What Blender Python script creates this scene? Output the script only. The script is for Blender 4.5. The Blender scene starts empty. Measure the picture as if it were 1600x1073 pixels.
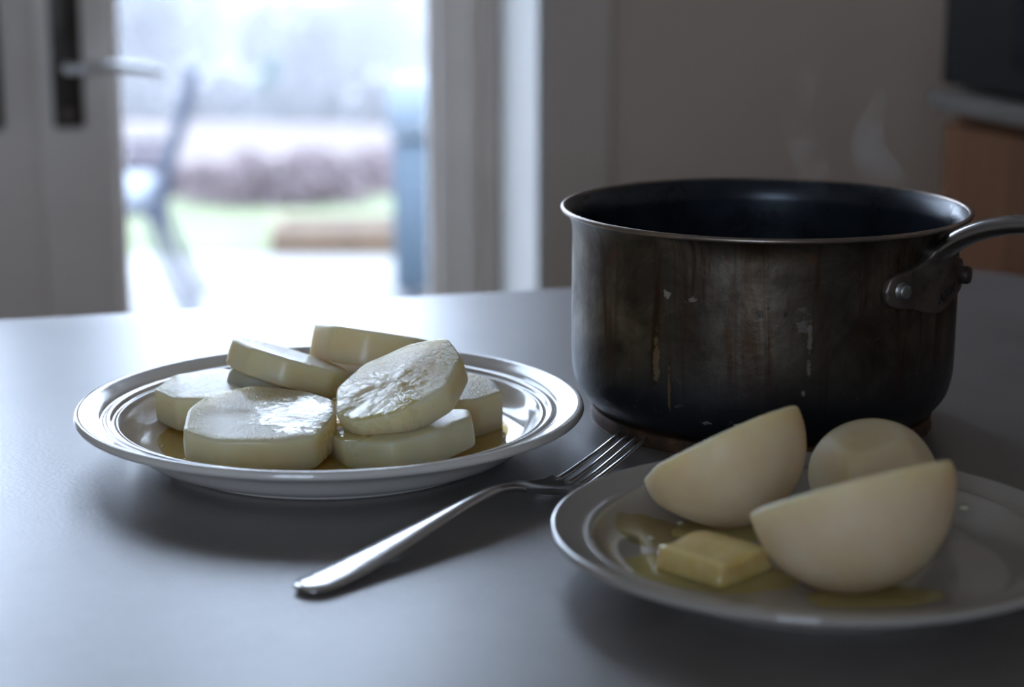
import bpy, bmesh, math, random
from mathutils import Vector, Matrix, Quaternion
PI = math.pi
C = bpy.context.scene.collection
sc = bpy.context.scene

# ------------------------------------------------------------------ camera, world, exposure
T = 0.75                                    # height of the table top
cam_d = bpy.data.cameras.new('camera')
cam = bpy.data.objects.new('camera', cam_d)
C.objects.link(cam)
cam.location = (0, 0, T + 0.258)
cam.rotation_euler = (math.radians(90 - 12.8), 0, 0)
cam_d.sensor_width = 36.0
cam_d.lens = 67.5
cam_d.clip_start = 0.01
cam_d.clip_end = 2000
cam_d.dof.use_dof = True
cam_d.dof.focus_distance = 0.90
cam_d.dof.aperture_fstop = 5.6
sc.camera = cam

SKY = (0.63, 0.77, 1.0)
SKY_STRENGTH = 3.7
w = bpy.data.worlds.new('overcast_sky')
sc.world = w
w.use_nodes = True
bg = w.node_tree.nodes['Background']
bg.inputs['Color'].default_value = (*SKY, 1)
bg.inputs['Strength'].default_value = SKY_STRENGTH

sc.view_settings.view_transform = 'Standard'
sc.view_settings.look = 'None'
sc.view_settings.gamma = 1
sc.view_settings.use_curve_mapping = False
sc.view_settings.exposure = 1.3
sc.cycles.max_bounces = 10
sc.cycles.diffuse_bounces = 5
sc.cycles.glossy_bounces = 5
sc.cycles.transparent_max_bounces = 16
sc.cycles.volume_bounces = 2

YAW = math.radians(16.0)                    # the room is turned against the camera
CU, SU = math.cos(YAW), math.sin(YAW)
def room(u, v, z=0.0):
    return Vector((u * CU - v * SU, u * SU + v * CU, z))

# daylight portals in the glazed doors and the added fill window (sampling guides only)
def portal(name, u, v, z, su, sz):
    l = bpy.data.lights.new(name, 'AREA')
    l.shape = 'RECTANGLE'; l.size = su; l.size_y = sz
    l.cycles.is_portal = True
    o = bpy.data.objects.new(name, l); C.objects.link(o)
    o.location = room(u, v, z)
    o.rotation_euler = (math.radians(-90), 0, YAW)     # faces into the room
    return o
portal('door_portal', 0.09, 2.70, 1.05, 1.24, 2.1)
o = portal('fill_window_portal', -1.475, -2.44, 1.45, 1.25, 1.3); o.rotation_euler = (math.radians(-90), 0, YAW + math.radians(180))

# ------------------------------------------------------------------ helpers
def obj(name, me, m=None, parent=None, loc=None, rotz=None, smooth=True):
    if isinstance(me, bmesh.types.BMesh):
        bm = me
        me = bpy.data.meshes.new(name)
        bmesh.ops.recalc_face_normals(bm, faces=bm.faces)
        bm.to_mesh(me); bm.free()
    if m is not None:
        me.materials.clear(); me.materials.append(m)
    if smooth:
        me.polygons.foreach_set('use_smooth', [True] * len(me.polygons))
    o = bpy.data.objects.new(name, me)
    C.objects.link(o)
    if parent is not None: o.parent = parent
    if loc is not None: o.location = loc
    if rotz is not None: o.rotation_euler = (0, 0, rotz)
    return o
def tag(o, label=None, cat=None, group=None, kind=None):
    if label: o['label'] = label
    if cat: o['category'] = cat
    if group: o['group'] = group
    if kind: o['kind'] = kind
    return o
def thing(name, label, cat, loc=(0, 0, 0), rotz=0.0, group=None):
    o = bpy.data.objects.new(name, None); C.objects.link(o)
    o.empty_display_size = 0.05
    o.location = loc; o.rotation_euler = (0, 0, rotz)
    return tag(o, label, cat, group)
def structure(name, loc=(0, 0, 0), rotz=0.0):
    o = bpy.data.objects.new(name, None); C.objects.link(o)
    o.location = loc; o.rotation_euler = (0, 0, rotz)
    o['kind'] = 'structure'
    return o
def sharp(o, deg=35):
    me = o.data
    me.set_sharp_from_angle(angle=math.radians(deg))
    return o
def add_box(bm, x0, x1, y0, y1, z0, z1, bevel=0.0, seg=2, mat=None):
    r = bmesh.ops.create_cube(bm, size=1.0)
    vs = r['verts']
    for v in vs:
        v.co.x = x0 if v.co.x < 0 else x1
        v.co.y = y0 if v.co.y < 0 else y1
        v.co.z = z0 if v.co.z < 0 else z1
    if mat is not None:
        for v in vs: v.co = mat @ v.co
    if bevel > 0:
        es = list({e for v in vs for e in v.link_edges})
        bmesh.ops.bevel(bm, geom=es, offset=bevel, segments=seg, profile=0.5, affect='EDGES')
def box(name, x0, x1, y0, y1, z0, z1, m, parent=None, bevel=0.0, rotz=None, loc=None):
    bm = bmesh.new(); add_box(bm, x0, x1, y0, y1, z0, z1, bevel)
    o = obj(name, bm, m, parent, loc=loc, rotz=rotz)
    return sharp(o, 40)
def add_lathe(bm, prof, seg=128, uv=None):
    rings = []
    for r, z in prof:
        if r < 1e-6: rings.append([bm.verts.new((0, 0, z))])
        else: rings.append([bm.verts.new((r * math.cos(2 * PI * k / seg), r * math.sin(2 * PI * k / seg), z)) for k in range(seg)])
    for a, b in zip(rings, rings[1:]):
        for k in range(seg):
            k2 = (k + 1) % seg
            if len(a) == 1 and len(b) == 1: continue
            if len(a) == 1: bm.faces.new((a[0], b[k], b[k2]))
            elif len(b) == 1: bm.faces.new((a[k], a[k2], b[0]))
            else: bm.faces.new((a[k], a[k2], b[k2], b[k]))
def curve_prof(pts, n=6):
    """Catmull-Rom smoothing of a profile."""
    out = []
    P = [pts[0]] + list(pts) + [pts[-1]]
    for i in range(1, len(P) - 2):
        p0, p1, p2, p3 = P[i-1], P[i], P[i+1], P[i+2]
        for k in range(n):
            t = k / n
            out.append(tuple(0.5 * ((2*p1[j]) + (-p0[j]+p2[j])*t + (2*p0[j]-5*p1[j]+4*p2[j]-p3[j])*t*t + (-p0[j]+3*p1[j]-3*p2[j]+p3[j])*t**3) for j in range(len(p1))))
    out.append(tuple(pts[-1]))
    return out
def add_sweep(bm, path, radii, seg=12, side=None, cap=True):
    """path: Vectors; radii: (half width, half height) per point; side: fixed width direction."""
    n = len(path); rings = []
    up0 = Vector((0, 0, 1))
    for i, p in enumerate(path):
        t = (path[min(i+1, n-1)] - path[max(i-1, 0)]).normalized()
        if side is not None:
            s = (side - t * side.dot(t)).normalized()
        else:
            s = t.cross(up0)
            if s.length < 1e-3: s = Vector((1, 0, 0))
            s.normalize()
        u = s.cross(t).normalized()
        a, b = radii[i] if isinstance(radii[i], (tuple, list)) else (radii[i], radii[i])
        rings.append([bm.verts.new(p + s * (a * math.cos(2*PI*k/seg)) + u * (b * math.sin(2*PI*k/seg))) for k in range(seg)])
    for a, b in zip(rings, rings[1:]):
        for k in range(seg):
            bm.faces.new((a[k], a[(k+1) % seg], b[(k+1) % seg], b[k]))
    if cap:
        bm.faces.new(rings[0]); bm.faces.new(list(reversed(rings[-1])))

# ------------------------------------------------------------------ materials
class NT:
    def __init__(s, name):
        s.m = bpy.data.materials.new(name); s.m.use_nodes = True
        s.t = s.m.node_tree; s.n = s.t.nodes; s.l = s.t.links
        s.b = s.n['Principled BSDF']; s.out = s.n['Material Output']
    def node(s, typ, **kw):
        nd = s.n.new(typ)
        for k, v in kw.items(): setattr(nd, k, v)
        return nd
    def link(s, a, b): s.l.new(a, b)
    def val(s, inp, v):
        if hasattr(v, 'is_linked') or isinstance(v, bpy.types.NodeSocket): s.l.new(v, inp)
        else: inp.default_value = v
    def coord(s, which='Object', scale=(1, 1, 1)):
        tc = s.node('ShaderNodeTexCoord')
        mp = s.node('ShaderNodeMapping'); mp.inputs['Scale'].default_value = scale
        s.link(tc.outputs[which], mp.inputs['Vector'])
        return mp.outputs['Vector']
    def noise(s, vec, scale, detail=4, rough=0.5, dist=0.0):
        nd = s.node('ShaderNodeTexNoise')
        nd.inputs['Scale'].default_value = scale; nd.inputs['Detail'].default_value = detail
        nd.inputs['Roughness'].default_value = rough; nd.inputs['Distortion'].default_value = dist
        s.link(vec, nd.inputs['Vector'])
        return nd.outputs['Fac']
    def ramp(s, fac, stops):
        nd = s.node('ShaderNodeValToRGB')
        cr = nd.color_ramp
        while len(cr.elements) < len(stops): cr.elements.new(0.5)
        for e, (p, c) in zip(cr.elements, stops):
            e.position = p
            e.color = (c, c, c, 1) if isinstance(c, (int, float)) else (*c, 1)
        s.link(fac, nd.inputs['Fac'])
        return nd.outputs['Color']
    def math(s, op, a, b=None, clamp=False):
        nd = s.node('ShaderNodeMath', operation=op); nd.use_clamp = clamp
        s.val(nd.inputs[0], a)
        if b is not None: s.val(nd.inputs[1], b)
        return nd.outputs[0]
    def mix(s, fac, a, b):
        nd = s.node('ShaderNodeMix', data_type='RGBA')
        s.val(nd.inputs[0], fac)
        for i, v in ((6, a), (7, b)):
            if isinstance(v, tuple): nd.inputs[i].default_value = (*v, 1)
            else: s.link(v, nd.inputs[i])
        return nd.outputs[2]
    def smooth(s, v, lo, hi):
        nd = s.node('ShaderNodeMapRange', interpolation_type='SMOOTHSTEP')
        s.val(nd.inputs['Value'], v)
        nd.inputs['From Min'].default_value = lo; nd.inputs['From Max'].default_value = hi
        return nd.outputs['Result']
    def mapr(s, v, a, b, c, d):
        nd = s.node('ShaderNodeMapRange')
        s.val(nd.inputs['Value'], v)
        for k, x in zip(('From Min', 'From Max', 'To Min', 'To Max'), (a, b, c, d)): nd.inputs[k].default_value = x
        return nd.outputs['Result']
    def thin_fresnel(s, ior, normal=None):
        fr = s.node('ShaderNodeFresnel'); g = s.node('ShaderNodeNewGeometry')
        s.link(s.mapr(g.outputs['Backfacing'], 0, 1, ior, 1.0 / ior), fr.inputs['IOR'])
        if normal is not None: s.link(normal, fr.inputs['Normal'])
        return fr
    def bump(s, h, dist, strength=1.0, normal=None):
        nd = s.node('ShaderNodeBump')
        nd.inputs['Distance'].default_value = dist; s.val(nd.inputs['Strength'], strength)
        s.link(h, nd.inputs['Height'])
        if normal is not None: s.link(normal, nd.inputs['Normal'])
        return nd.outputs['Normal']
    def set(s, **kw):
        names = dict(color='Base Color', rough='Roughness', metal='Metallic', normal='Normal', spec='Specular IOR Level',
                     sss='Subsurface Weight', sss_r='Subsurface Radius', sss_s='Subsurface Scale', coat='Coat Weight',
                     coat_r='Coat Roughness', ior='IOR', coat_n='Coat Normal')
        for k, v in kw.items():
            i = s.b.inputs[names[k]]
            if isinstance(v, tuple) and len(v) == 3 and k == 'color': v = (*v, 1)
            s.val(i, v)
        return s
def plain(name, color, rough=0.5, metal=0.0, vary=0.06, scale=8.0):
    t = NT(name)
    f = t.noise(t.coord(), scale, 5, 0.6)
    lo = tuple(max(0, c * (1 - vary)) for c in color); hi = tuple(min(1, c * (1 + vary)) for c in color)
    t.set(color=t.ramp(f, [(0.3, lo), (0.7, hi)]), rough=rough, metal=metal)
    return t.m

M = {}
M['wall'] = plain('taupe_wall_paint', (0.58, 0.495, 0.415), 0.85, vary=0.03, scale=2)
M['ceiling'] = plain('ceiling_paint', (0.62, 0.58, 0.52), 0.9, vary=0.02)
M['floor'] = plain('dark_floor', (0.16, 0.12, 0.09), 0.45, vary=0.2, scale=3)
M['casing'] = plain('grey_white_paint', (0.63, 0.555, 0.485), 0.5, vary=0.03)
M['white_paint'] = plain('white_gloss_paint', (0.52, 0.51, 0.49), 0.5, vary=0.02)
M['door_paint'] = plain('door_paint', (0.82, 0.755, 0.69), 0.4, vary=0.03)
M['dark_iron'] = plain('dark_bronze', (0.05, 0.042, 0.035), 0.4, 0.6, vary=0.3, scale=40)
M['lever'] = plain('satin_nickel', (0.62, 0.62, 0.62), 0.3, 1.0)

def glass_mat():
    t = NT('window_glass')
    tr = t.node('ShaderNodeBsdfTransparent'); gl = t.node('ShaderNodeBsdfGlossy')
    gl.inputs['Roughness'].default_value = 0.02
    fr = t.thin_fresnel(1.45)
    mx = t.node('ShaderNodeMixShader')
    t.link(fr.outputs[0], mx.inputs[0]); t.link(tr.outputs[0], mx.inputs[1]); t.link(gl.outputs[0], mx.inputs[2])
    t.link(mx.outputs[0], t.out.inputs['Surface'])
    t.n.remove(t.b)
    return t.m
M['glass'] = glass_mat()

def table_mat():
    t = NT('grey_stone_laminate')
    v = t.coord()
    big = t.noise(v, 3.5, 6, 0.6, 0.4)
    mid = t.noise(v, 18, 6, 0.65)
    fine = t.noise(v, 420, 3, 0.6)
    f = t.math('ADD', t.math('MULTIPLY', big, 0.45), t.math('ADD', t.math('MULTIPLY', mid, 0.4), t.math('MULTIPLY', fine, 0.15)))
    col = t.ramp(f, [(0.36, (0.120, 0.106, 0.095)), (0.52, (0.180, 0.160, 0.145)), (0.66, (0.250, 0.226, 0.207))])
    # a few short dark hairline scratches
    wv = t.coord(scale=(9, 26, 9))
    scr = t.noise(wv, 6, 2, 0.5, 0.6)
    line = t.math('SUBTRACT', 1.0, t.math('MULTIPLY', t.math('ABSOLUTE', t.math('SUBTRACT', scr, 0.5)), 420.0), True)
    patch = t.smooth(t.noise(v, 7, 2), 0.76, 0.80)
    line = t.math('MULTIPLY', line, patch)
    col = t.mix(t.math('MULTIPLY', line, 0.5), col, (0.03, 0.028, 0.026))
    rough = t.mapr(mid, 0.3, 0.7, 0.35, 0.41)
    n = t.bump(fine, 0.0006, 0.4)
    n = t.bump(mid, 0.002, 0.03, n)
    t.set(color=col, rough=rough, normal=n, spec=1.0, coat=0.8, coat_r=0.40)
    return t.m
M['table'] = table_mat()
M['table_leg'] = plain('dark_table_leg', (0.08, 0.07, 0.065), 0.5)

def ceramic(name, col, r0=0.09, r1=0.20):
    t = NT(name)
    v = t.coord()
    f = t.noise(v, 30, 3)
    c = t.ramp(f, [(0.3, tuple(x * 0.97 for x in col)), (0.7, col)])
    smear = t.noise(v, 90, 4, 0.6, 0.5)
    t.set(color=c, rough=t.mapr(smear, 0.35, 0.75, r0, r1), spec=0.55, coat=0.3, coat_r=0.05)
    return t.m
M['ceramic'] = ceramic('white_glazed_ceramic', (0.74, 0.71, 0.655))
M['ceramic_grey'] = ceramic('pale_grey_glazed_ceramic', (0.40, 0.365, 0.325), 0.06, 0.12)

def steel(name, col, rough, scale=(60, 600, 60)):
    t = NT(name)
    f = t.noise(t.coord(scale=scale), 1.0, 4, 0.6)
    t.set(color=col, metal=1.0, rough=t.mapr(f, 0.3, 0.7, rough * 0.8, rough * 1.25))
    return t.m
M['steel'] = steel('polished_steel', (0.66, 0.66, 0.67), 0.2, (300, 300, 300))
M['handle_steel'] = steel('worn_handle_steel', (0.34, 0.33, 0.33), 0.24, (25, 25, 25))

def pot_mat():
    t = NT('scorched_pot_metal')
    tc = t.node('ShaderNodeTexCoord')
    sep = t.node('ShaderNodeSeparateXYZ'); t.link(tc.outputs['Object'], sep.inputs[0])
    ang = t.math('ARCTAN2', sep.outputs['X'], t.math('MULTIPLY', sep.outputs['Y'], -1.0))   # 0 = towards the viewer
    z = sep.outputs['Z']
    cmb = t.node('ShaderNodeCombineXYZ')
    t.link(t.math('MULTIPLY', ang, 0.1), cmb.inputs['X']); t.link(z, cmb.inputs['Y'])
    def nz(sx, sy, scale, detail=5, rough=0.6, dist=0.0):
        mp = t.node('ShaderNodeMapping'); mp.inputs['Scale'].default_value = (sx, sy, 1)
        t.link(cmb.outputs[0], mp.inputs['Vector'])
        return t.noise(mp.outputs['Vector'], scale, detail, rough, dist)
    streak = nz(90, 8, 1.0, 6, 0.65, 0.6)
    blot = nz(26, 26, 1.0, 6, 0.62, 0.5)
    fine = nz(160, 160, 1.0, 4, 0.6)
    hair = nz(30, 420, 1.0, 3, 0.5)
    base = t.ramp(blot, [(0.30, (0.030, 0.025, 0.020)), (0.48, (0.088, 0.074, 0.056)), (0.68, (0.180, 0.155, 0.118))])
    brown = t.mix(t.smooth(streak, 0.47, 0.66), base, (0.062, 0.034, 0.018))
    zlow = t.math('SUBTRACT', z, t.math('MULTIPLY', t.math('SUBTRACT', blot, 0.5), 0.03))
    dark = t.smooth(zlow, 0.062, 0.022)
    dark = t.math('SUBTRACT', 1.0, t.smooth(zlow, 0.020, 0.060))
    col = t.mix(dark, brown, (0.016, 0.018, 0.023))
    # individual marks: (angle, height, half angle, half height, colour)
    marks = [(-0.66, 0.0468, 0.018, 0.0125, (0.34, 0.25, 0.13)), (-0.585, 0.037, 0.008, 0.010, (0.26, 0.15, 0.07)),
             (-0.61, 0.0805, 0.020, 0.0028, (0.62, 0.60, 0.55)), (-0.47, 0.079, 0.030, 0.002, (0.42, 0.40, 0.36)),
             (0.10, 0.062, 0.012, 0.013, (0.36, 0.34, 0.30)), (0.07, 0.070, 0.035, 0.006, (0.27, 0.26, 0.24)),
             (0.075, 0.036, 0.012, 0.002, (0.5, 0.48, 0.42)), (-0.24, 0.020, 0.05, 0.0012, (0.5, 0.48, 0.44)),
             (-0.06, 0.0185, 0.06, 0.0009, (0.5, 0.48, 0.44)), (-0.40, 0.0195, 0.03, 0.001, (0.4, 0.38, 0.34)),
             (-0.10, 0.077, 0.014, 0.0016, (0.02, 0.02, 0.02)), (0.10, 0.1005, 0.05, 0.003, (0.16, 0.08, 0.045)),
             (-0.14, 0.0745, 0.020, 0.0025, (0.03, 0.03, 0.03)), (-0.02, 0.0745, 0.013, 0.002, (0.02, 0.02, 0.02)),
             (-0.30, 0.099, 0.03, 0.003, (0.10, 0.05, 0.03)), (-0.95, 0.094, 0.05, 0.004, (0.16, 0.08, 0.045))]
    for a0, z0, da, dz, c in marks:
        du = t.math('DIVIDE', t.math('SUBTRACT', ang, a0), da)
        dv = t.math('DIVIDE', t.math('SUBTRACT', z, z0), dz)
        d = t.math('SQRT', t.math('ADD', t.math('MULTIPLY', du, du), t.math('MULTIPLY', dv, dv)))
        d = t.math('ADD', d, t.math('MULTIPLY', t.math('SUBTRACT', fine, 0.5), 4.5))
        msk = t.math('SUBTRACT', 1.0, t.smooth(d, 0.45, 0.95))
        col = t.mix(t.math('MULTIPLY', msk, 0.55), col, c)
    hl = t.math('SUBTRACT', 1.0, t.math('MULTIPLY', t.math('ABSOLUTE', t.math('SUBTRACT', hair, 0.5)), 60.0), True)
    hl = t.math('MULTIPLY', hl, t.smooth(fine, 0.60, 0.70))
    col = t.mix(t.math('MULTIPLY', hl, 0.35), col, (0.42, 0.40, 0.37))
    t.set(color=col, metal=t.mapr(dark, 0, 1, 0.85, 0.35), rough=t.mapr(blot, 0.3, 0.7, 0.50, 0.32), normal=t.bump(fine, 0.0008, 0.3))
    return t.m
M['pot'] = pot_mat()
def pot_inside():
    t = NT('blue_black_pot_inside')
    f = t.noise(t.coord(), 40, 5, 0.6)
    t.set(color=t.ramp(f, [(0.3, (0.010, 0.014, 0.020)), (0.7, (0.022, 0.030, 0.042))]), metal=0.3, rough=t.mapr(f, 0.3, 0.7, 0.24, 0.36))
    return t.m
M['pot_in'] = pot_inside()
def rust_mat(name, a, b, metal, rough):
    t = NT(name)
    f = t.noise(t.coord(), 90, 6, 0.65)
    t.set(color=t.ramp(f, [(0.35, a), (0.62, b)]), metal=metal, rough=rough, normal=t.bump(f, 0.0008, 0.3))
    return t.m
M['base_disc'] = rust_mat('rusty_brown_base', (0.040, 0.026, 0.018), (0.16, 0.085, 0.045), 0.4, 0.6)
M['rim'] = rust_mat('worn_rim_metal', (0.22, 0.20, 0.19), (0.34, 0.26, 0.20), 0.9, 0.32)
M['bracket'] = rust_mat('stained_bracket_metal', (0.10, 0.088, 0.08), (0.20, 0.17, 0.145), 0.85, 0.42)
M['rivet'] = rust_mat('grey_rivet_metal', (0.24, 0.24, 0.23), (0.36, 0.36, 0.34), 0.85, 0.42)
M['rivet_dark'] = rust_mat('dark_rivet_metal', (0.03, 0.026, 0.022), (0.07, 0.05, 0.04), 0.6, 0.5)
M['stamp'] = plain('stamped_black', (0.012, 0.011, 0.010), 0.7)

def root_mat(name, oil=None, seed=0.0, warm=0.0):
    """peeled white root: fibrous wet cut faces, smooth sides; oil = (x, y, radius) of the buttered patch on the cut face."""
    t = NT(name)
    tc = t.node('ShaderNodeTexCoord')
    mp = t.node('ShaderNodeMapping'); mp.inputs['Location'].default_value = (seed, seed * 0.7, seed * 1.3)
    t.link(tc.outputs['Object'], mp.inputs['Vector'])
    v = mp.outputs['Vector']
    sp = t.node('ShaderNodeSeparateXYZ'); t.link(tc.outputs['Normal'], sp.inputs[0])
    so = t.node('ShaderNodeSeparateXYZ'); t.link(tc.outputs['Object'], so.inputs[0])
    cut = t.smooth(sp.outputs['Z'], 0.75, 0.92)
    if name.startswith('boiled_wedge'): cut = t.math('MULTIPLY', cut, 0.12)
    big = t.noise(v, 45, 4, 0.55)
    wedge_ = name.startswith('boiled_wedge')
    col = t.ramp(big, [(0.30, (0.71, 0.565, 0.335)), (0.68, (0.77, 0.665, 0.46))] if wedge_ else [(0.30, (0.87, 0.63, 0.35)), (0.68, (0.90, 0.71, 0.47))])
    spots = t.smooth(t.noise(v, 95, 2, 0.5), 0.745, 0.80)
    spots = t.math('MULTIPLY', spots, t.math('SUBTRACT', 1.0, cut))
    col = t.mix(t.math('MULTIPLY', spots, 0.0 if name.startswith('boiled_wedge') else 0.75), col, (0.25, 0.15, 0.06))
    fv = t.node('ShaderNodeMapping'); fv.inputs['Scale'].default_value = (1.0, 0.35, 1.0)
    t.link(v, fv.inputs['Vector'])
    fib = t.noise(fv.outputs['Vector'], 650, 3, 0.65)
    rad = t.noise(v, 190, 5, 0.65, 0.8)
    if oil:
        ox, oy, orad = oil
        dx = t.math('SUBTRACT', so.outputs['X'], ox); dy = t.math('SUBTRACT', so.outputs['Y'], oy)
        d = t.math('SQRT', t.math('ADD', t.math('MULTIPLY', dx, dx), t.math('MULTIPLY', dy, dy)))
        d = t.math('DIVIDE', d, orad)
        d = t.math('ADD', d, t.math('MULTIPLY', t.math('SUBTRACT', rad, 0.5), 2.2))
        om = t.math('SUBTRACT', 1.0, t.smooth(d, 0.72, 1.0))
    else:
        om = t.smooth(rad, 0.62, 0.70)
    omc = t.math('MULTIPLY', om, t.math('MAXIMUM', cut, 0.2))
    col = t.mix(t.math('MULTIPLY', omc, 0.8), col, (0.60, 0.48, 0.16))
    h = t.math('ADD', t.math('MULTIPLY', fib, 0.5), t.math('MULTIPLY', rad, 1.0))
    dry = t.math('MULTIPLY', cut, t.math('SUBTRACT', 1.0, t.math('MULTIPLY', om, 0.93)))
    n = t.bump(h, 0.0022, t.math('ADD', t.math('MULTIPLY', dry, 1.0), 0.05))
    wave = t.noise(v, 75, 2, 0.5)
    n2 = t.bump(wave, 0.004, t.math('ADD', t.math('MULTIPLY', omc, 0.30), 0.03), n)
    side = 0.48 if name.startswith('boiled_wedge') else 0.30
    r = t.mix(cut, (side,) * 3, (0.36 if side < 0.4 else 0.5,) * 3)
    r = t.mix(omc, r, (0.05,) * 3)
    t.set(color=col, rough=r, normal=n2, spec=0.5, sss=1.0, sss_s=(0.03 if wedge_ else 0.05), coat=t.math('MULTIPLY', cut, 0.25), coat_r=0.12)
    t.b.inputs['Subsurface Radius'].default_value = (1.0, 0.64, 0.32)
    return t.m

def butter_mat():
    t = NT('soft_butter')
    f = t.noise(t.coord(), 120, 4)
    t.set(color=t.ramp(f, [(0.3, (0.80, 0.60, 0.20)), (0.7, (0.88, 0.72, 0.34))]), rough=0.25, sss=0.8, sss_s=0.006, coat=0.4, coat_r=0.1,
          normal=t.bump(f, 0.001, 0.2))
    t.b.inputs['Subsurface Radius'].default_value = (1.0, 0.7, 0.25)
    return t.m
M['butter'] = butter_mat()
def oil_mat(name, tint, body=(0.62, 0.50, 0.16), dens=0.25, bump=0.35):
    t = NT(name)
    tr = t.node('ShaderNodeBsdfTransparent'); tr.inputs['Color'].default_value = (*tint, 1)
    gl = t.node('ShaderNodeBsdfGlossy'); gl.inputs['Roughness'].default_value = 0.06
    n = t.bump(t.noise(t.coord(), 160, 3, 0.6, 0.6), 0.0012, bump)
    t.link(n, gl.inputs['Normal'])
    fr = t.thin_fresnel(1.46, n)
    df = t.node('ShaderNodeBsdfDiffuse'); df.inputs['Color'].default_value = (*body, 1)
    m0 = t.node('ShaderNodeMixShader'); m0.inputs[0].default_value = dens
    t.link(tr.outputs[0], m0.inputs[1]); t.link(df.outputs[0], m0.inputs[2])
    mx = t.node('ShaderNodeMixShader')
    t.link(fr.outputs[0], mx.inputs[0]); t.link(m0.outputs[0], mx.inputs[1]); t.link(gl.outputs[0], mx.inputs[2])
    t.link(mx.outputs[0], t.out.inputs['Surface'])
    t.n.remove(t.b)
    return t.m
def drop_mat():
    t = NT('shining_butter_drop')
    t.set(color=(0.62, 0.58, 0.42), rough=0.04, spec=1.0, coat=1.0, coat_r=0.03)
    return t.m
M['drop'] = drop_mat()
M['oil'] = oil_mat('melted_butter', (0.86, 0.72, 0.34))
M['oil_pale'] = oil_mat('thin_melted_butter', (0.92, 0.87, 0.66), (0.5, 0.46, 0.28), 0.15, 0.05)
M['oil_smooth'] = oil_mat('settled_melted_butter', (0.90, 0.78, 0.42), (0.72, 0.63, 0.28), 0.5, 0.06)

# outside
M['patio'] = plain('pale_patio_stone', (0.24, 0.225, 0.205), 0.7, vary=0.08, scale=1.5)
def ground_mat():
    t = NT('lawn_and_field')
    v = t.coord()
    sp = t.node('ShaderNodeSeparateXYZ'); t.link(v, sp.inputs[0])
    y = t.math('ADD', sp.outputs['Y'], t.math('MULTIPLY', t.math('SUBTRACT', t.noise(v, 0.6, 4), 0.5), 2.0))
    fld = t.smooth(y, 9.7, 10.6)
    grass = t.ramp(t.noise(v, 2.0, 5, 0.6), [(0.35, (0.105, 0.125, 0.055)), (0.65, (0.155, 0.165, 0.085))])
    field = t.ramp(t.noise(v, 0.15, 5, 0.6), [(0.35, (0.105, 0.075, 0.066)), (0.65, (0.145, 0.11, 0.095))])
    t.set(color=t.mix(fld, grass, field), rough=0.9)
    return t.m
M['ground'] = ground_mat()
M['bark'] = plain('grey_bark', (0.16, 0.14, 0.13), 0.9, vary=0.2)
M['twigs'] = plain('grey_twigs', (0.17, 0.16, 0.16), 0.9, vary=0.2)
M['conifer'] = plain('dark_conifer', (0.06, 0.13, 0.10), 0.9, vary=0.25)
M['bramble'] = plain('brown_bramble', (0.19, 0.145, 0.15), 0.9, vary=0.3)
M['bed_wood'] = plain('brown_sleeper_wood', (0.16, 0.105, 0.07), 0.8, vary=0.2)
M['soil'] = plain('dark_soil', (0.10, 0.075, 0.05), 0.95, vary=0.2)
M['chair_metal'] = plain('slate_grey_metal', (0.045, 0.052, 0.075), 0.5, 0.1)
M['cushion'] = plain('pale_blue_grey_cushion', (0.26, 0.28, 0.31), 0.8)
M['grill_lid'] = plain('blue_grey_enamel', (0.10, 0.125, 0.15), 0.4, 0.0)
M['grill_body'] = plain('slate_blue_enamel', (0.05, 0.075, 0.10), 0.5, 0.0)

# kitchen
def wood_mat():
    t = NT('orange_brown_wood')
    f = t.noise(t.coord(scale=(14, 14, 1.2)), 2.0, 6, 0.6, 0.8)
    t.set(color=t.ramp(f, [(0.3, (0.060, 0.022, 0.008)), (0.7, (0.100, 0.042, 0.015))]), rough=0.8, spec=0.05)
    return t.m
M['wood'] = wood_mat()
M['worktop'] = plain('taupe_worktop', (0.085, 0.072, 0.06), 0.8, vary=0.08, scale=30)
M['oven'] = plain('black_oven_enamel', (0.010, 0.009, 0.008), 0.7)
M['oven'].node_tree.nodes['Principled BSDF'].inputs['IOR'].default_value = 1.08
M['worktop'].node_tree.nodes['Principled BSDF'].inputs['IOR'].default_value = 1.15
M['oven_glass'] = plain('black_oven_glass', (0.003, 0.003, 0.004), 0.6)
M['oven_glass'].node_tree.nodes['Principled BSDF'].inputs['IOR'].default_value = 1.08

# ------------------------------------------------------------------ the room
WV = 2.32                                   # inner face of the back wall
bm = bmesh.new()
add_box(bm, -2.6, -0.53, WV, 2.66, 0, 2.5)
add_box(bm, 0.705, 1.80, WV, 2.66, 0, 2.5)
add_box(bm, -0.53, 0.705, WV, 2.66, 2.12, 2.5)
o = obj('wall_back', bm, M['wall'], rotz=YAW, smooth=False); o['kind'] = 'structure'
def shell(name, x0, x1, y0, y1, z0, z1, m):
    o = box(name, x0, x1, y0, y1, z0, z1, m, rotz=YAW); o['kind'] = 'structure'; return o
def wall_with_hole(name, pieces):
    bm = bmesh.new()
    for p in pieces: add_box(bm, *p)
    o = obj(name, bm, M['wall'], rotz=YAW, smooth=False); o['kind'] = 'structure'
wall_with_hole('wall_left', [(-2.8, -2.6, -2.2, WV, 0, 2.5)])
shell('wall_right', 1.60, 1.80, -2.2, WV, 0, 2.5, M['wall'])
wall_with_hole('wall_front', [(-2.8, -2.10, -2.4, -2.2, 0, 2.5), (-0.85, 1.80, -2.4, -2.2, 0, 2.5), (-2.10, -0.85, -2.4, -2.2, 0, 0.80), (-2.10, -0.85, -2.4, -2.2, 2.10, 2.5)])
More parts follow.
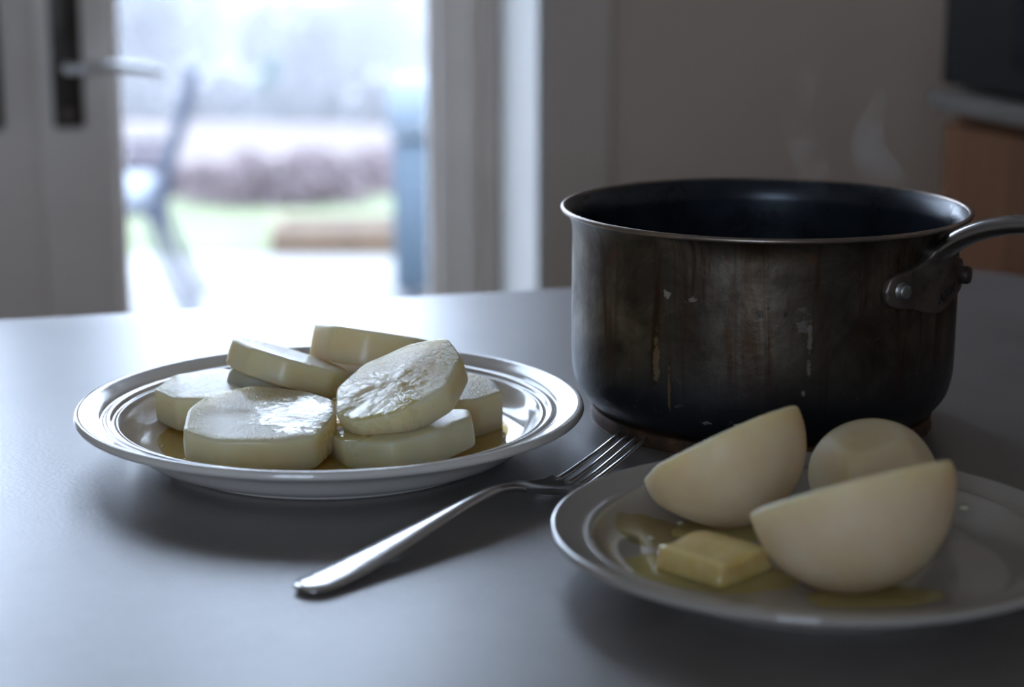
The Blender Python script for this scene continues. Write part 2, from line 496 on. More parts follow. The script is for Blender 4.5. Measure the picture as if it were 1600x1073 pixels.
def window(name, a0, a1, axis, plane, z0=0.80, z1=2.10):
    t = structure(name, rotz=YAW)
    def bx(nm, p0, p1, q0, q1, za, zb, m):
        if axis == 'v': box(nm, q0, q1, p0, p1, za, zb, m, t)
        else: box(nm, p0, p1, q0, q1, za, zb, m, t)
    q0, q1 = plane
    f = 0.05
    bx('jamb', a0, a0 + f, q0, q1, z0, z1, M['white_paint']); bx('jamb', a1 - f, a1, q0, q1, z0, z1, M['white_paint'])
    bx('head', a0 + f, a1 - f, q0, q1, z1 - f, z1, M['white_paint']); bx('sill', a0 + f, a1 - f, q0, q1, z0, z0 + f, M['white_paint'])
    mid = (a0 + a1) / 2
    bx('mullion', mid - 0.025, mid + 0.025, q0, q1, z0 + f, z1 - f, M['white_paint'])
    qm = (q0 + q1) / 2
    bx('glass_pane', a0 + f, mid - 0.025, qm - 0.003, qm + 0.003, z0 + f, z1 - f, M['glass'])
    bx('glass_pane', mid + 0.025, a1 - f, qm - 0.003, qm + 0.003, z0 + f, z1 - f, M['glass'])
window('added_fill_window', -2.10, -0.85, 'u', (-2.32, -2.26))  # unseen window added behind the camera to fill the room with light
shell('floor', -2.8, 1.80, -2.4, 2.66, -0.1, 0, M['floor'])
shell('ceiling', -2.8, 1.80, -2.4, 2.66, 2.5, 2.6, M['ceiling'])
# casing board on the wall, white lining of the reveal, the door frame
cs = shell('trim_1', 0.7055, 0.789, WV - 0.018, WV, 0, 2.19, M['casing'])
cs = shell('trim_2', -0.612, -0.53, WV - 0.018, WV, 0, 2.19, M['casing'])
cs = shell('trim_3', -0.612, 0.789, WV - 0.018, WV, 2.12, 2.20, M['casing'])
shell('trim_4', 0.695, 0.7053, WV - 0.012, 2.48, 0, 2.12, M['white_paint'])
shell('trim_5', -0.5315, -0.518, WV - 0.012, 2.48, 0, 2.12, M['white_paint'])
# frame posts and head of the doors, each a piece of its own
fr = structure('trim_6', rotz=YAW)
for (x0, x1, z0, z1) in ((0.674, 0.705, 0, 2.12), (-0.53, -0.49, 0, 2.12), (-0.49, 0.674, 2.06, 2.12)):
    box('frame_post' if z0 == 0 else 'frame_head', x0, x1, 2.48, 2.60, z0, z1, M['casing'], fr, 0.004)
# skirting
shell('baseboard_back', 0.789, 1.60, WV - 0.015, WV, 0, 0.10, M['casing'])

def door(name, u_hinge, u_free, handle_u, lever_dir, st_free, st_hinge):
    d = structure(name, rotz=YAW)
    lo, hi = min(u_hinge, u_free), max(u_hinge, u_free)
    v0, v1 = 2.50, 2.545
    free_right = u_free > u_hinge
    wl = st_hinge if free_right else st_free
    wr = st_free if free_right else st_hinge
    gl0, gl1 = lo + wl, hi - wr
    zb, zt = 0.26, 1.95
    box('stile', lo, gl0, v0, v1, 0.01, 2.06, M['door_paint'], d, 0.003)
    box('stile', gl1, hi, v0, v1, 0.01, 2.06, M['door_paint'], d, 0.003)
    box('rail', gl0, gl1, v0 + .001, v1 - .001, 0.01, zb, M['door_paint'], d)
    box('rail', gl0, gl1, v0 + .001, v1 - .001, zt, 2.06, M['door_paint'], d)
    box('glass_pane', gl0 - 0.004, gl1 + 0.004, 2.520, 2.526, zb - 0.004, zt + 0.004, M['glass'], d)
    # moulded glazing bead, slimmer than the stile
    bm = bmesh.new()
    b = 0.012
    for (x0, x1, z0, z1) in ((gl0, gl0 + b, zb, zt), (gl1 - b, gl1, zb, zt), (gl0 + b, gl1 - b, zb, zb + b), (gl0 + b, gl1 - b, zt - b, zt)):
        add_box(bm, x0, x1, v0 + 0.010, 2.5195, z0, z1, 0.003, 1)
    obj('glazing_bead', bm, M['door_paint'], d, smooth=False)
    # raised fluting line along the free stile
    # lever handle on a long dark backplate
    bm = bmesh.new()
    add_box(bm, handle_u - 0.019, handle_u + 0.019, v0 - 0.009, v0, 0.735, 0.985, 0.004, 2)
    hp = obj('backplate', bm, M['dark_iron'], d); sharp(hp)
    bm = bmesh.new()
    s = lever_dir
    zc = 0.812
    path = [Vector((handle_u, v0 - 0.009, zc)), Vector((handle_u, v0 - 0.042, zc)), Vector((handle_u + s*0.012, v0 - 0.052, zc)),
            Vector((handle_u + s*0.045, v0 - 0.053, zc + 0.003)), Vector((handle_u + s*0.085, v0 - 0.051, zc - 0.001)), Vector((handle_u + s*0.118, v0 - 0.050, zc - 0.007))]
    path = [Vector(p) for p in curve_prof([tuple(p) for p in path], 5)]
    add_sweep(bm, path, [0.0065] * (len(path) - 4) + [0.0062, 0.0058, 0.005, 0.003], 12)
    obj('lever', bm, M['lever'], hp)
    bm = bmesh.new()
    add_sweep(bm, [Vector((handle_u, v0 - 0.012, 0.752)), Vector((handle_u, v0 - 0.009, 0.752))], [0.007, 0.009], 16)
    obj('key_escutcheon', bm, M['bracket'], hp)
    return d
door('door_1', 0.674, 0.0942, 0.132, 1, 0.094, 0.060)
door('door_2', -0.49, 0.094, 0.032, -1, 0.090, 0.060)

# ------------------------------------------------------------------ outside
PZ = -0.40
bm = bmesh.new()
prof = [(2.72, PZ - 0.02), (8.4, PZ - 0.02), (10.2, PZ - 0.10), (14, PZ - 0.35), (25, -1.75), (60, -5.9), (110, -11.0), (170, -16.6), (260, -24.5)]
cols = [-1.0, -0.7, -0.45, -0.25, -0.1, 0.05, 0.2, 0.4, 0.7, 1.0]
rows = []
rnd = random.Random(3)
for y, z in prof:
    ww = 14 + y * 0.9
    rows.append([bm.verts.new((c * ww, y, z + (rnd.uniform(-1, 1) * 0.006 * y if y > 20 else 0))) for c in cols])
for a, b in zip(rows, rows[1:]):
    for k in range(len(cols) - 1): bm.faces.new((a[k], a[k+1], b[k+1], b[k]))
g = obj('ground', bm, M['ground']); g['kind'] = 'structure'
o = box('patio', -9, 9, 2.9, 7.85, PZ - 0.12, PZ, M['patio'], bevel=0.01); o['kind'] = 'structure'

# patio chair seen from the side (faces left)
def patio_chair(x, y):
    t = thing('patio_chair', 'slate grey metal patio chair with a leaning back, seen through the glass door', 'chair', (x, y, PZ), 0.12)
    def bar(name, pts, r, m=M['chair_metal'], n=5):
        bm = bmesh.new()
        p = [Vector(q) for q in curve_prof(pts, n)]
        add_sweep(bm, p, [r] * len(p), 8)
        return obj(name, bm, m, t)
    for s in (-0.24, 0.24):
        bar('back_post', [(0.02, s, 0.36), (0.05, s, 0.50), (0.12, s, 0.72), (0.16, s, 0.87)], 0.022)
        bar('rear_leg', [(0.0, s, 0.40), (0.05, s, 0.22), (0.15, s, 0.0)], 0.020)
        bar('front_leg', [(-0.40, s, 0.40), (-0.42, s, 0.2), (-0.44, s, 0.0)], 0.018)
        bar('armrest', [(0.08, s, 0.57), (-0.15, s, 0.57), (-0.40, s, 0.54), (-0.42, s, 0.40)], 0.014)
    for k in range(5):
        yy = -0.16 + 0.08 * k
        bar('back_slat', [(0.02, yy, 0.42), (0.05, yy, 0.50), (0.12, yy, 0.72), (0.155, yy, 0.86)], 0.012)
    bar('top_rail', [(0.16, -0.25, 0.86), (0.165, 0, 0.88), (0.16, 0.25, 0.86)], 0.02)
    box('seat', -0.42, 0.03, -0.24, 0.24, 0.375, 0.40, M['chair_metal'], t, 0.008)
    box('cushion', -0.42, 0.00, -0.23, 0.23, 0.40, 0.47, M['cushion'], t, 0.025)
    return t
patio_chair(-1.27, 6.75)

# barbecue grill by the right edge of the door
def grill(x, y):
    t = thing('barbecue_grill', 'blue grey barbecue grill with a rounded lid standing outside the door', 'grill', (x, y, PZ), 0.0)
    bm = bmesh.new()
    add_box(bm, -0.22, 0.50, -0.22, 0.22, 0.06, 0.60, 0.015, 2)
    obj('cabinet', bm, M['grill_body'], t)
    for k in range(2):
        bm = bmesh.new()
        add_box(bm, -0.20 + 0.345 * k, 0.135 + 0.345 * k, -0.232, -0.218, 0.09, 0.57, 0.006, 1)
        d = obj('cabinet_door', bm, M['grill_body'], t)
        bm = bmesh.new()
        xx = 0.11 if k == 0 else 0.17
        add_sweep(bm, [Vector((xx, -0.25, 0.30)), Vector((xx, -0.25, 0.50))], [0.008, 0.008], 8)
        obj('door_handle', bm, M['lever'], d)
    bm = bmesh.new()
    prof = [(-0.23, 0.0), (-0.23, 0.06), (-0.19, 0.11), (-0.10, 0.145), (0.02, 0.155), (0.16, 0.13), (0.23, 0.06), (0.23, 0.0)]
    prof = curve_prof([(a, b * 1.3) for a, b in prof], 4)
    A = [bm.verts.new((-0.23, a, 0.615 + b)) for a, b in prof]; B = [bm.verts.new((0.51, a, 0.615 + b)) for a, b in prof]
    for i in range(len(prof) - 1): bm.faces.new((A[i], A[i+1], B[i+1], B[i]))
    bm.faces.new(A); bm.faces.new(list(reversed(B))); bm.faces.new((A[0], B[0], B[-1], A[-1]))
    lid = obj('lid', bm, M['grill_lid'], t); sharp(lid, 40)
    bm = bmesh.new(); add_sweep(bm, [Vector((-0.1, -0.265, 0.66)), Vector((0.38, -0.265, 0.66))], [0.012, 0.012], 8)
    for xx in (-0.06, 0.34): add_box(bm, xx - 0.01, xx + 0.01, -0.265, -0.20, 0.652, 0.668)
    obj('lid_handle', bm, M['lever'], lid)
    box('side_shelf', 0.50, 0.80, -0.20, 0.20, 0.56, 0.59, M['grill_body'], t, 0.008)
    for (xx, yy) in ((-0.17, -0.17), (0.45, -0.17), (-0.17, 0.17), (0.45, 0.17)):
        bm = bmesh.new()
        add_sweep(bm, [Vector((xx - 0.015, yy, 0.03)), Vector((xx + 0.015, yy, 0.03))], [0.03, 0.03], 16)
        obj('caster', bm, M['chair_metal'], t)
    return t
grill(-0.205, 7.0)

# raised bed at the end of the patio
t = thing('raised_bed', 'low brown timber garden bed at the far edge of the patio', 'garden bed', (-0.66, 8.12, PZ - 0.03), 0.05)
for (x0, x1, y0, y1) in ((-0.36, 0.60, -0.17, -0.13), (-0.36, 0.60, 0.13, 0.17), (-0.36, -0.32, -0.13, 0.13), (0.56, 0.60, -0.13, 0.13)):
    box('board', x0, x1, y0, y1, 0, 0.125, M['bed_wood'], t, 0.006)
box('soil', -0.32, 0.56, -0.13, 0.13, 0.0, 0.11, M['soil'], t)

def tuft_mesh(n, shape, size, seed):
    """many small tilted leaf or twig flakes filling a shape."""
    r = random.Random(seed)
    vs, fs = [], []
    while len(fs) < n:
        p = Vector((r.uniform(-1, 1), r.uniform(-1, 1), r.uniform(0, 1)))
        if not shape(p): continue
        d = Vector((r.gauss(0, 1), r.gauss(0, 1), r.gauss(0, 1))).normalized() * size * r.uniform(0.6, 1.3)
        e = Vector((r.gauss(0, 1), r.gauss(0, 1), r.gauss(0, 1))).normalized().cross(d.normalized()) * size * 0.35
        k = len(vs)
        vs += [p, d, e]
        fs.append(k)
    return vs, fs
def flakes(name, n, shape, size, seed, scale, m, parent):
    vs, fs = tuft_mesh(n, shape, size, seed)
    V, Fc = [], []
    for k in fs:
        p = Vector((vs[k].x * scale[0], vs[k].y * scale[1], vs[k].z * scale[2]))
        d, e = vs[k+1] * scale[2], vs[k+2] * scale[2]
        b = len(V)
        V += [tuple(p - d * 0.5), tuple(p + e * 0.5), tuple(p + d * 0.5), tuple(p - e * 0.5)]
        Fc.append((b, b+1, b+2, b+3))
    me = bpy.data.meshes.new(name); me.from_pydata(V, [], Fc); me.update()
    o = obj(name, me, m, parent)
    o['kind'] = 'stuff'
    return o
def tree(px_dir, y, base, h, wd, kind, label, seed):
    """px_dir = x/y slope of the direction from the camera."""
    t = thing('conifer_tree' if kind == 'conifer' else 'bare_tree', label, 'tree', (px_dir * y, y, base), 0, 'misty trees beyond the field')
    bm = bmesh.new()
    n = 8
    add_sweep(bm, [Vector((math.sin(k * 1.3 + seed) * 0.01 * h, math.cos(k + seed) * 0.01 * h, h * (0.62 if kind != 'conifer' else 0.9) * k / (n - 1) - (0.3 if k == 0 else 0))) for k in range(n)],
              [h * 0.022 * (1 - 0.75 * k / (n - 1)) for k in range(n)], 8)
    obj('trunk', bm, M['bark'], t)
    if kind == 'conifer':
        shp = lambda p: p.x*p.x + p.y*p.y < (0.06 + 0.94 * (1 - p.z)) ** 2 and p.z > 0.06
        flakes('crown', 2600, shp, 0.10, seed, (wd / 2, wd / 2, h), M['conifer'], t)
    else:
        r = random.Random(seed)
        for k in range(7):
            a = r.uniform(0, 2 * PI); z0 = h * r.uniform(0.22, 0.5); L = h * r.uniform(0.25, 0.4)
            tip = Vector((math.cos(a) * wd * 0.38, math.sin(a) * wd * 0.38, z0 + L))
            bm = bmesh.new()
            add_sweep(bm, [Vector((0, 0, z0)), Vector((tip.x * .45, tip.y * .45, z0 + L * .4)), tip], [h * .011, h * .008, h * .003], 6)
            obj('branch', bm, M['bark'], t)
        shp = lambda p: (p.x*p.x + p.y*p.y + ((p.z - 0.62) / 0.40) ** 2) < 1
        flakes('crown', 3000, shp, 0.075, seed, (wd / 2, wd / 2, h), M['twigs'], t)
    return t
def gz(y):
    for (a, za), (b, zb) in zip(prof_g, prof_g[1:]):
        if a <= y <= b: return za + (zb - za) * (y - a) / (b - a)
prof_g = [(2.72, PZ - 0.02), (8.4, PZ - 0.02), (10.2, PZ - 0.10), (14, PZ - 0.35), (25, -1.75), (60, -5.9), (110, -11.0), (170, -16.6), (260, -24.5)]
def px(p): return (p - 800) / 3000.0 * 0.985
for i, (p, y, h, wd, kind, lab) in enumerate([
        (455, 75, 5.6, 4.4, 'bare', 'broad misty bare tree in the middle of the garden view'),
        (418, 52, 2.3, 1.5, 'conifer', 'small blue green conifer standing before the broad bare tree'),
        (560, 95, 7.0, 5.0, 'bare', 'tall misty bare tree right of the middle of the view'),
        (640, 120, 9.5, 6.0, 'bare', 'faint bare tree above the barbecue grill'),
        (250, 100, 9.0, 7.0, 'bare', 'faint wide bare tree behind the patio chair back'),
        (195, 70, 6.0, 4.0, 'bare', 'bare tree at the left edge of the glass near the lever handle'),
        (340, 130, 9.0, 7.0, 'bare', 'distant pale bare tree between chair and broad tree'),
        (520, 150, 9.0, 6.0, 'bare', 'distant pale bare tree between the two tall trees'),
        (80, 90, 7.5, 6.0, 'bare', 'bare tree hidden mostly behind the meeting door stiles'),
        (-260, 90, 8.0, 6.0, 'bare', 'bare tree in the view of the left door glass')]):
    tree(px(p), y, gz(y) - 0.05, h, wd, kind, lab, 11 + i)
for i, (p, y, h, wd, lab) in enumerate([
        (230, 46, 1.7, 4.2, 'grey scrub thicket beyond the field, left of the conifer'),
        (350, 54, 1.9, 3.6, 'grey scrub thicket beyond the field, just left of the conifer'),
        (500, 50, 1.8, 4.4, 'grey scrub thicket beyond the field, right of the conifer'),
        (640, 47, 1.6, 3.6, 'grey scrub thicket beyond the field, behind the barbecue grill')]):
    t = thing('shrub', lab, 'shrub', (px(p) * y, y, gz(y) - 0.1), 0, 'scrub beyond the field')
    shp = lambda q: (q.x*q.x + q.y*q.y + ((q.z) / 0.98) ** 2) < 1
    flakes('foliage', 2600, shp, 0.16, 60 + i, (wd / 2, wd / 3, h), M['twigs'], t)
    r = random.Random(60 + i)
    for k in range(5):
        a = r.uniform(0, 2 * PI); q = r.uniform(.2, .6)
        bm = bmesh.new()
        add_sweep(bm, [Vector((0, 0, 0)), Vector((math.cos(a) * wd * .2 * q, math.sin(a) * wd * .15 * q, h * .5)), Vector((math.cos(a) * wd * .4 * q, math.sin(a) * wd * .3 * q, h * .9))], [.05, .035, .015], 6)
        obj('stem', bm, M['bark'], t)
def bush(px_dir, y, h, wd, label, seed):
    t = thing('bramble_bush', label, 'bush', (px_dir * y, y, gz(y) - 0.03))
    shp = lambda p: (p.x*p.x + p.y*p.y + ((p.z) / 0.98) ** 2) < 1 + 0.25 * math.sin(p.x * 9 + seed)
    flakes('foliage', 2600, shp, 0.22, seed, (wd / 2, wd / 3, h), M['bramble'], t)
    r = random.Random(seed)
    for k in range(6):
        a = r.uniform(0, 2 * PI); q = r.uniform(.2, .6)
        bm = bmesh.new()
        add_sweep(bm, [Vector((0, 0, 0)), Vector((math.cos(a) * wd * .12 * q, math.sin(a) * wd * .12 * q, h * .4)), Vector((math.cos(a) * wd * .4 * q, math.sin(a) * wd * .3 * q, h * .8))], [.012, .009, .004], 6)
        obj('stem', bm, M['bark'], t)
bush(px(425), 9.9, 0.30, 0.95, 'low purplish brown bush on the lawn edge, middle of the view', 5)
bush(px(560), 10.7, 0.26, 1.1, 'low brown bush on the lawn edge, right of the middle bush', 6)
bush(px(205), 10.4, 0.28, 1.0, 'low brown bush on the lawn edge behind the patio chair', 7)

# mist over the valley
tm = NT('valley_mist')
vs = tm.node('ShaderNodeVolumeScatter')
vs.inputs['Color'].default_value = (0.93, 0.96, 1.0, 1); vs.inputs['Density'].default_value = 0.0030; vs.inputs['Anisotropy'].default_value = 0.0
tm.link(vs.outputs[0], tm.out.inputs['Volume']); tm.n.remove(tm.b)
o = box('mist', -200, 200, 15.0, 255, -45, 14, tm.m); tag(o, 'pale grey mist hanging over the field and trees outside', 'mist', kind='stuff')

# ------------------------------------------------------------------ kitchen behind the pot
kx, ky = 0.914, 1.684
t = thing('base_cabinet', 'orange brown wooden kitchen cabinet by the right wall', 'cabinet', (0, 0, 0), YAW)
box('carcass', kx + 0.02, 1.58, 0.40, ky, 0.09, 0.8155, M['wood'], t, 0.003)
box('plinth', kx + 0.06, 1.58, 0.44, ky - 0.03, 0.0, 0.09, M['oven'], t)
for k in range(2):
    y1 = ky - 0.012 - 0.63 * k
    d = box('door', kx, kx + 0.02, y1 - 0.615, y1, 0.10, 0.64, M['wood'], t, 0.003)
    bm = bmesh.new()
    for (a, b, c, e) in ((y1 - 0.615, y1 - 0.555, 0.10, 0.64), (y1 - 0.06, y1, 0.10, 0.64), (y1 - 0.555, y1 - 0.06, 0.10, 0.16), (y1 - 0.555, y1 - 0.06, 0.58, 0.64)):
        add_box(bm, kx - 0.008, kx, a, b, c, e, 0.002, 1)
    obj('raised_frame', bm, M['wood'], d)
    d = box('drawer', kx, kx + 0.02, y1 - 0.615, y1, 0.65, 0.805, M['wood'], t, 0.003)
    bm = bmesh.new(); add_sweep(bm, [Vector((kx, y1 - 0.31, 0.717)), Vector((kx - 0.018, y1 - 0.31, 0.717)), Vector((kx - 0.024, y1 - 0.31, 0.717))], [0.006, 0.012, 0.009], 12, side=Vector((0, 1, 0)))
    obj('knob', bm, M['dark_iron'], d)
o = box('worktop', kx - 0.010, 1.585, 0.38, ky + 0.008, 0.816, 0.836, M['worktop'], rotz=YAW, bevel=0.006)
tag(o, 'taupe worktop lying on the orange brown cabinet', 'worktop')
t = thing('countertop_oven', 'black countertop oven standing on the taupe worktop', 'oven', (0, 0, 0), YAW)
ox0, oy1 = kx - 0.004, ky - 0.004
OZ = 0.836
box('housing', ox0 + 0.022, ox0 + 0.42, 0.98, oy1, OZ + 0.005, OZ + 0.125, M['oven'], t, 0.012)
dr = box('door', ox0, ox0 + 0.022, 1.14, oy1 - 0.005, OZ + 0.006, OZ + 0.120, M['oven'], t, 0.004)
box('door_glass', ox0 - 0.003, ox0 + 0.001, 1.20, oy1 - 0.14, OZ + 0.030, OZ + 0.105, M['oven_glass'], dr)
bm = bmesh.new(); add_sweep(bm, [Vector((ox0 - 0.03, 1.20, OZ + 0.112)), Vector((ox0 - 0.03, oy1 - 0.14, OZ + 0.112))], [0.006, 0.006], 8)
for yy in (1.22, oy1 - 0.16): add_box(bm, ox0 - 0.03, ox0, yy - 0.005, yy + 0.005, OZ + 0.107, OZ + 0.117)
obj('door_handle', bm, M['oven'], dr)
pn = box('control_panel', ox0, ox0 + 0.022, 0.985, 1.135, OZ + 0.006, OZ + 0.120, M['oven'], t, 0.004)
for k in range(2):
    bm = bmesh.new(); add_sweep(bm, [Vector((ox0, 1.06, OZ + 0.045 + 0.045 * k)), Vector((ox0 - 0.016, 1.06, OZ + 0.045 + 0.045 * k))], [0.016, 0.014], 20, side=Vector((0, 1, 0)))
    obj('dial', bm, M['dark_iron'], pn)
for (xx, yy) in ((ox0 + 0.05, 1.02), (ox0 + 0.05, oy1 - 0.05), (ox0 + 0.38, 1.02), (ox0 + 0.38, oy1 - 0.05)):
    bm = bmesh.new(); add_sweep(bm, [Vector((xx, yy, OZ)), Vector((xx, yy, OZ + 0.007))], [0.012, 0.012], 12)
    obj('foot', bm, M['oven'], t)

# ------------------------------------------------------------------ the table
t = thing('dining_table', 'grey stone-look table with a rounded corner holding plates, fork and pot', 'table', (0, 0, 0), YAW)
def rounded_rect(x0, x1, y0, y1, r, n=12):
    pts = []
    for cx, cy, a0 in ((x1 - r, y1 - r, 0), (x0 + r, y1 - r, 90), (x0 + r, y0 + r, 180), (x1 - r, y0 + r, 270)):
        for k in range(n + 1):
            a = math.radians(a0 + 90 * k / n); pts.append((cx + r * math.cos(a), cy + r * math.sin(a)))
    return pts
def slab(bm, outline, z0, z1, e, n=4):
    cx = sum(p[0] for p in outline) / len(outline); cy = sum(p[1] for p in outline) / len(outline)
    prof = [(e, z0)] + [(e - e * math.sin(PI/2*k/n), z0 + e - e * math.cos(PI/2*k/n)) for k in range(1, n + 1)] + \
           [(e - e * math.cos(PI/2*k/n), z1 - e + e * math.sin(PI/2*k/n)) for k in range(n + 1)]
    N = len(outline); rings = []
    nrm = []
    for i in range(N):
        a = Vector(outline[i-1]); b = Vector(outline[(i+1) % N]); d = (b - a).normalized()
        nrm.append(Vector((d.y, -d.x)))
    for off, z in prof:
        rings.append([bm.verts.new((outline[i][0] - nrm[i].x * off, outline[i][1] - nrm[i].y * off, z)) for i in range(N)])
    for a, b in zip(rings, rings[1:]):
        for k in range(N): bm.faces.new((a[k], a[(k+1) % N], b[(k+1) % N], b[k]))
    bm.faces.new(list(reversed(rings[0]))); bm.faces.new(rings[-1])
bm = bmesh.new()
slab(bm, rounded_rect(-0.95, 0.738, 0.36, 1.253, 0.085), T - 0.032, T, 0.006)
tt = obj('tabletop', bm, M['table'], t); sharp(tt, 50)
for xx, yy in ((-0.85, 0.45), (0.64, 0.45), (-0.85, 1.16), (0.64, 1.16)):
    bm = bmesh.new(); add_sweep(bm, [Vector((xx, yy, 0)), Vector((xx, yy, T - 0.032))], [0.02, 0.03], 16)
    obj('leg', bm, M['table_leg'], t)

# ------------------------------------------------------------------ plates
def interp(prof, r):
    best = prof[-1][1]
    for (r0, z0), (r1, z1) in zip(prof, prof[1:]):
        if r1 <= r <= r0 and r0 > r1: return z1 + (z0 - z1) * (r - r1) / (r0 - r1)
    return best
P1 = Vector((-0.0872, 0.8984, T)); P2 = Vector((0.1195, 0.7231, T))
top1 = curve_prof([(0.1220, 0.0232), (0.1214, 0.0252), (0.1195, 0.0258), (0.1160, 0.0246), (0.1110, 0.0226), (0.1095, 0.0216), (0.1082, 0.0214), (0.1070, 0.0219),
                   (0.1052, 0.0215), (0.1042, 0.0203), (0.1030, 0.0201), (0.1015, 0.0200), (0.0990, 0.0172), (0.0962, 0.0130), (0.0920, 0.0094), (0.0860, 0.0074), (0.0780, 0.0069), (0.0600, 0.0067), (0.0300, 0.0066), (0.0, 0.0066)], 4)
under1 = curve_prof([(0.0, 0.0034), (0.0600, 0.0034), (0.0735, 0.0034), (0.0755, 0.0012), (0.0775, 0.0), (0.0800, 0.0008), (0.0825, 0.0030), (0.0930, 0.0064), (0.1020, 0.0152), (0.1120, 0.0190), (0.1190, 0.0212), (0.1213, 0.0220), (0.1220, 0.0232)], 4)
bm = bmesh.new(); add_lathe(bm, under1 + top1[1:], 192)
bmesh.ops.remove_doubles(bm, verts=bm.verts, dist=1e-6)
o = obj('dinner_plate', bm, M['ceramic'], loc=P1)
tag(o, 'large white plate with ridged rim holding the buttered round slices', 'plate')
top2 = curve_prof([(0.1045, 0.0188), (0.1041, 0.0204), (0.1026, 0.0209), (0.1005, 0.0201), (0.0960, 0.0184), (0.0918, 0.0172), (0.0900, 0.0173), (0.0884, 0.0171), (0.0868, 0.0154), (0.0850, 0.0128), (0.0820, 0.0096), (0.0770, 0.0072), (0.0700, 0.0062), (0.0500, 0.0058), (0.0250, 0.0056), (0.0, 0.0056)], 4)
under2 = curve_prof([(0.0, 0.0030), (0.0500, 0.0030), (0.0605, 0.0028), (0.0620, 0.0010), (0.0640, 0.0), (0.0665, 0.0008), (0.0690, 0.0028), (0.0790, 0.0072), (0.0880, 0.0122), (0.0970, 0.0155), (0.1025, 0.0172), (0.1041, 0.0178), (0.1045, 0.0188)], 4)
bm = bmesh.new(); add_lathe(bm, under2 + top2[1:], 192)
bmesh.ops.remove_doubles(bm, verts=bm.verts, dist=1e-6)
o = obj('side_plate', bm, M['ceramic_grey'], loc=P2)
tag(o, 'pale grey plate with smooth rim holding wedges and a butter pat', 'plate')

def puddle(name, plate, prof, cx, cy, rx, ry, rot, level, seed, m, label, thick=0.0006, wob=0.12):
    """liquid lying in a plate: flat at the level, thinning to a rounded edge on the plate's own surface. cx, cy from the plate's centre."""
    bm = bmesh.new(); r = random.Random(seed)
    ph = [r.uniform(0, 6.28) for _ in range(5)]
    N = 96; fr = [0.0, 0.3, 0.55, 0.75, 0.88, 0.94, 0.98, 1.0]
    rings = []
    for f in fr:
        ring = []
        for k in range(N if f > 0 else 1):
            a = 2 * PI * k / N
            w_ = 1 + wob * (0.5 * math.sin(2*a + ph[0]) + 0.4 * math.sin(3*a + ph[1]) + 0.3 * math.sin(5*a + ph[2]) + 0.2 * math.sin(9*a + ph[3]))
            lx, ly = rx * w_ * f * math.cos(a), ry * w_ * f * math.sin(a)
            x = cx + lx * math.cos(rot) - ly * math.sin(rot); y = cy + lx * math.sin(rot) + ly * math.cos(rot)
            pz = interp(prof, math.hypot(x, y))
            z = pz + 0.00006 + (thick * (1 - f ** 6))
            if level is not None: z = max(pz + 0.00006, pz + (level - pz) * (1 - f ** 10)) if level > pz else pz + 0.00006 + 0.0004 * (1 - f ** 4)
            ring.append(bm.verts.new((x, y, z)))
        rings.append(ring)
    for a, b in zip(rings, rings[1:]):
        for k in range(N):
            k2 = (k + 1) % N
            if len(a) == 1: bm.faces.new((a[0], b[k], b[k2]))
            else: bm.faces.new((a[k], a[k2], b[k2], b[k]))
    o = obj(name, bm, m, loc=plate)
    if o.data.polygons[0].normal.z < 0: o.data.flip_normals()
    return tag(o, label, 'melted butter')
puddle('melted_butter', P1, top1, 0.000, -0.002, 0.082, 0.081, 0.3, 0.0086, 4, M['oil'], 'yellow melted butter pooled under the round slices', wob=0.07)
puddle('melted_butter', P2, top2, -0.043, -0.016, 0.032, 0.021, -0.35, None, 8, M['oil_smooth'], 'yellow melted butter spread around the butter pat', 0.0012)
puddle('melted_butter', P2, top2, 0.016, -0.042, 0.026, 0.012, 0.15, None, 9, M['oil_smooth'], 'yellow melted butter under the front wedge', 0.0012)
puddle('melted_butter', P2, top2, -0.030, 0.036, 0.026, 0.014, 0.1, None, 10, M['oil_smooth'], 'yellow melted butter in the shade under the back left wedge', 0.0010)
puddle('melted_butter', P2, top2, -0.062, 0.032, 0.014, 0.017, -0.3, None, 12, M['oil_pale'], 'thin yellowish butter film on the left of the pale grey plate', 0.0003)
for (x, y, r, lab) in ((0.0705, 0.7678, 0.0015, 'tiny shining butter drop beside the back left wedge'), (0.0570, 0.7476, 0.0016, 'tiny shining butter drop at the far edge of the butter puddle'),
                       (0.1894, 0.7691, 0.0022, 'tiny shining butter drop right of the front wedge'), (0.0578, 0.7120, 0.0024, 'small shining butter drop at the left corner of the butter pat')):
    bm = bmesh.new()
    add_lathe(bm, [(0, 0)] + [(r * math.cos(a), r * 0.75 * math.sin(a)) for a in (0, .2, .4, .6, .8, 1.0, 1.2, 1.4)] + [(0, r * .75)], 20)
    q = Vector((x, y, 0)); rr = math.hypot(x - P2.x, y - P2.y)
    o = obj('butter_drop', bm, M['drop'], loc=(x, y, T + interp(top2, rr) + (0.0012 if r > 0.0017 else 0.0002)))
    tag(o, lab, 'butter drop', 'butter drops on the pale grey plate')

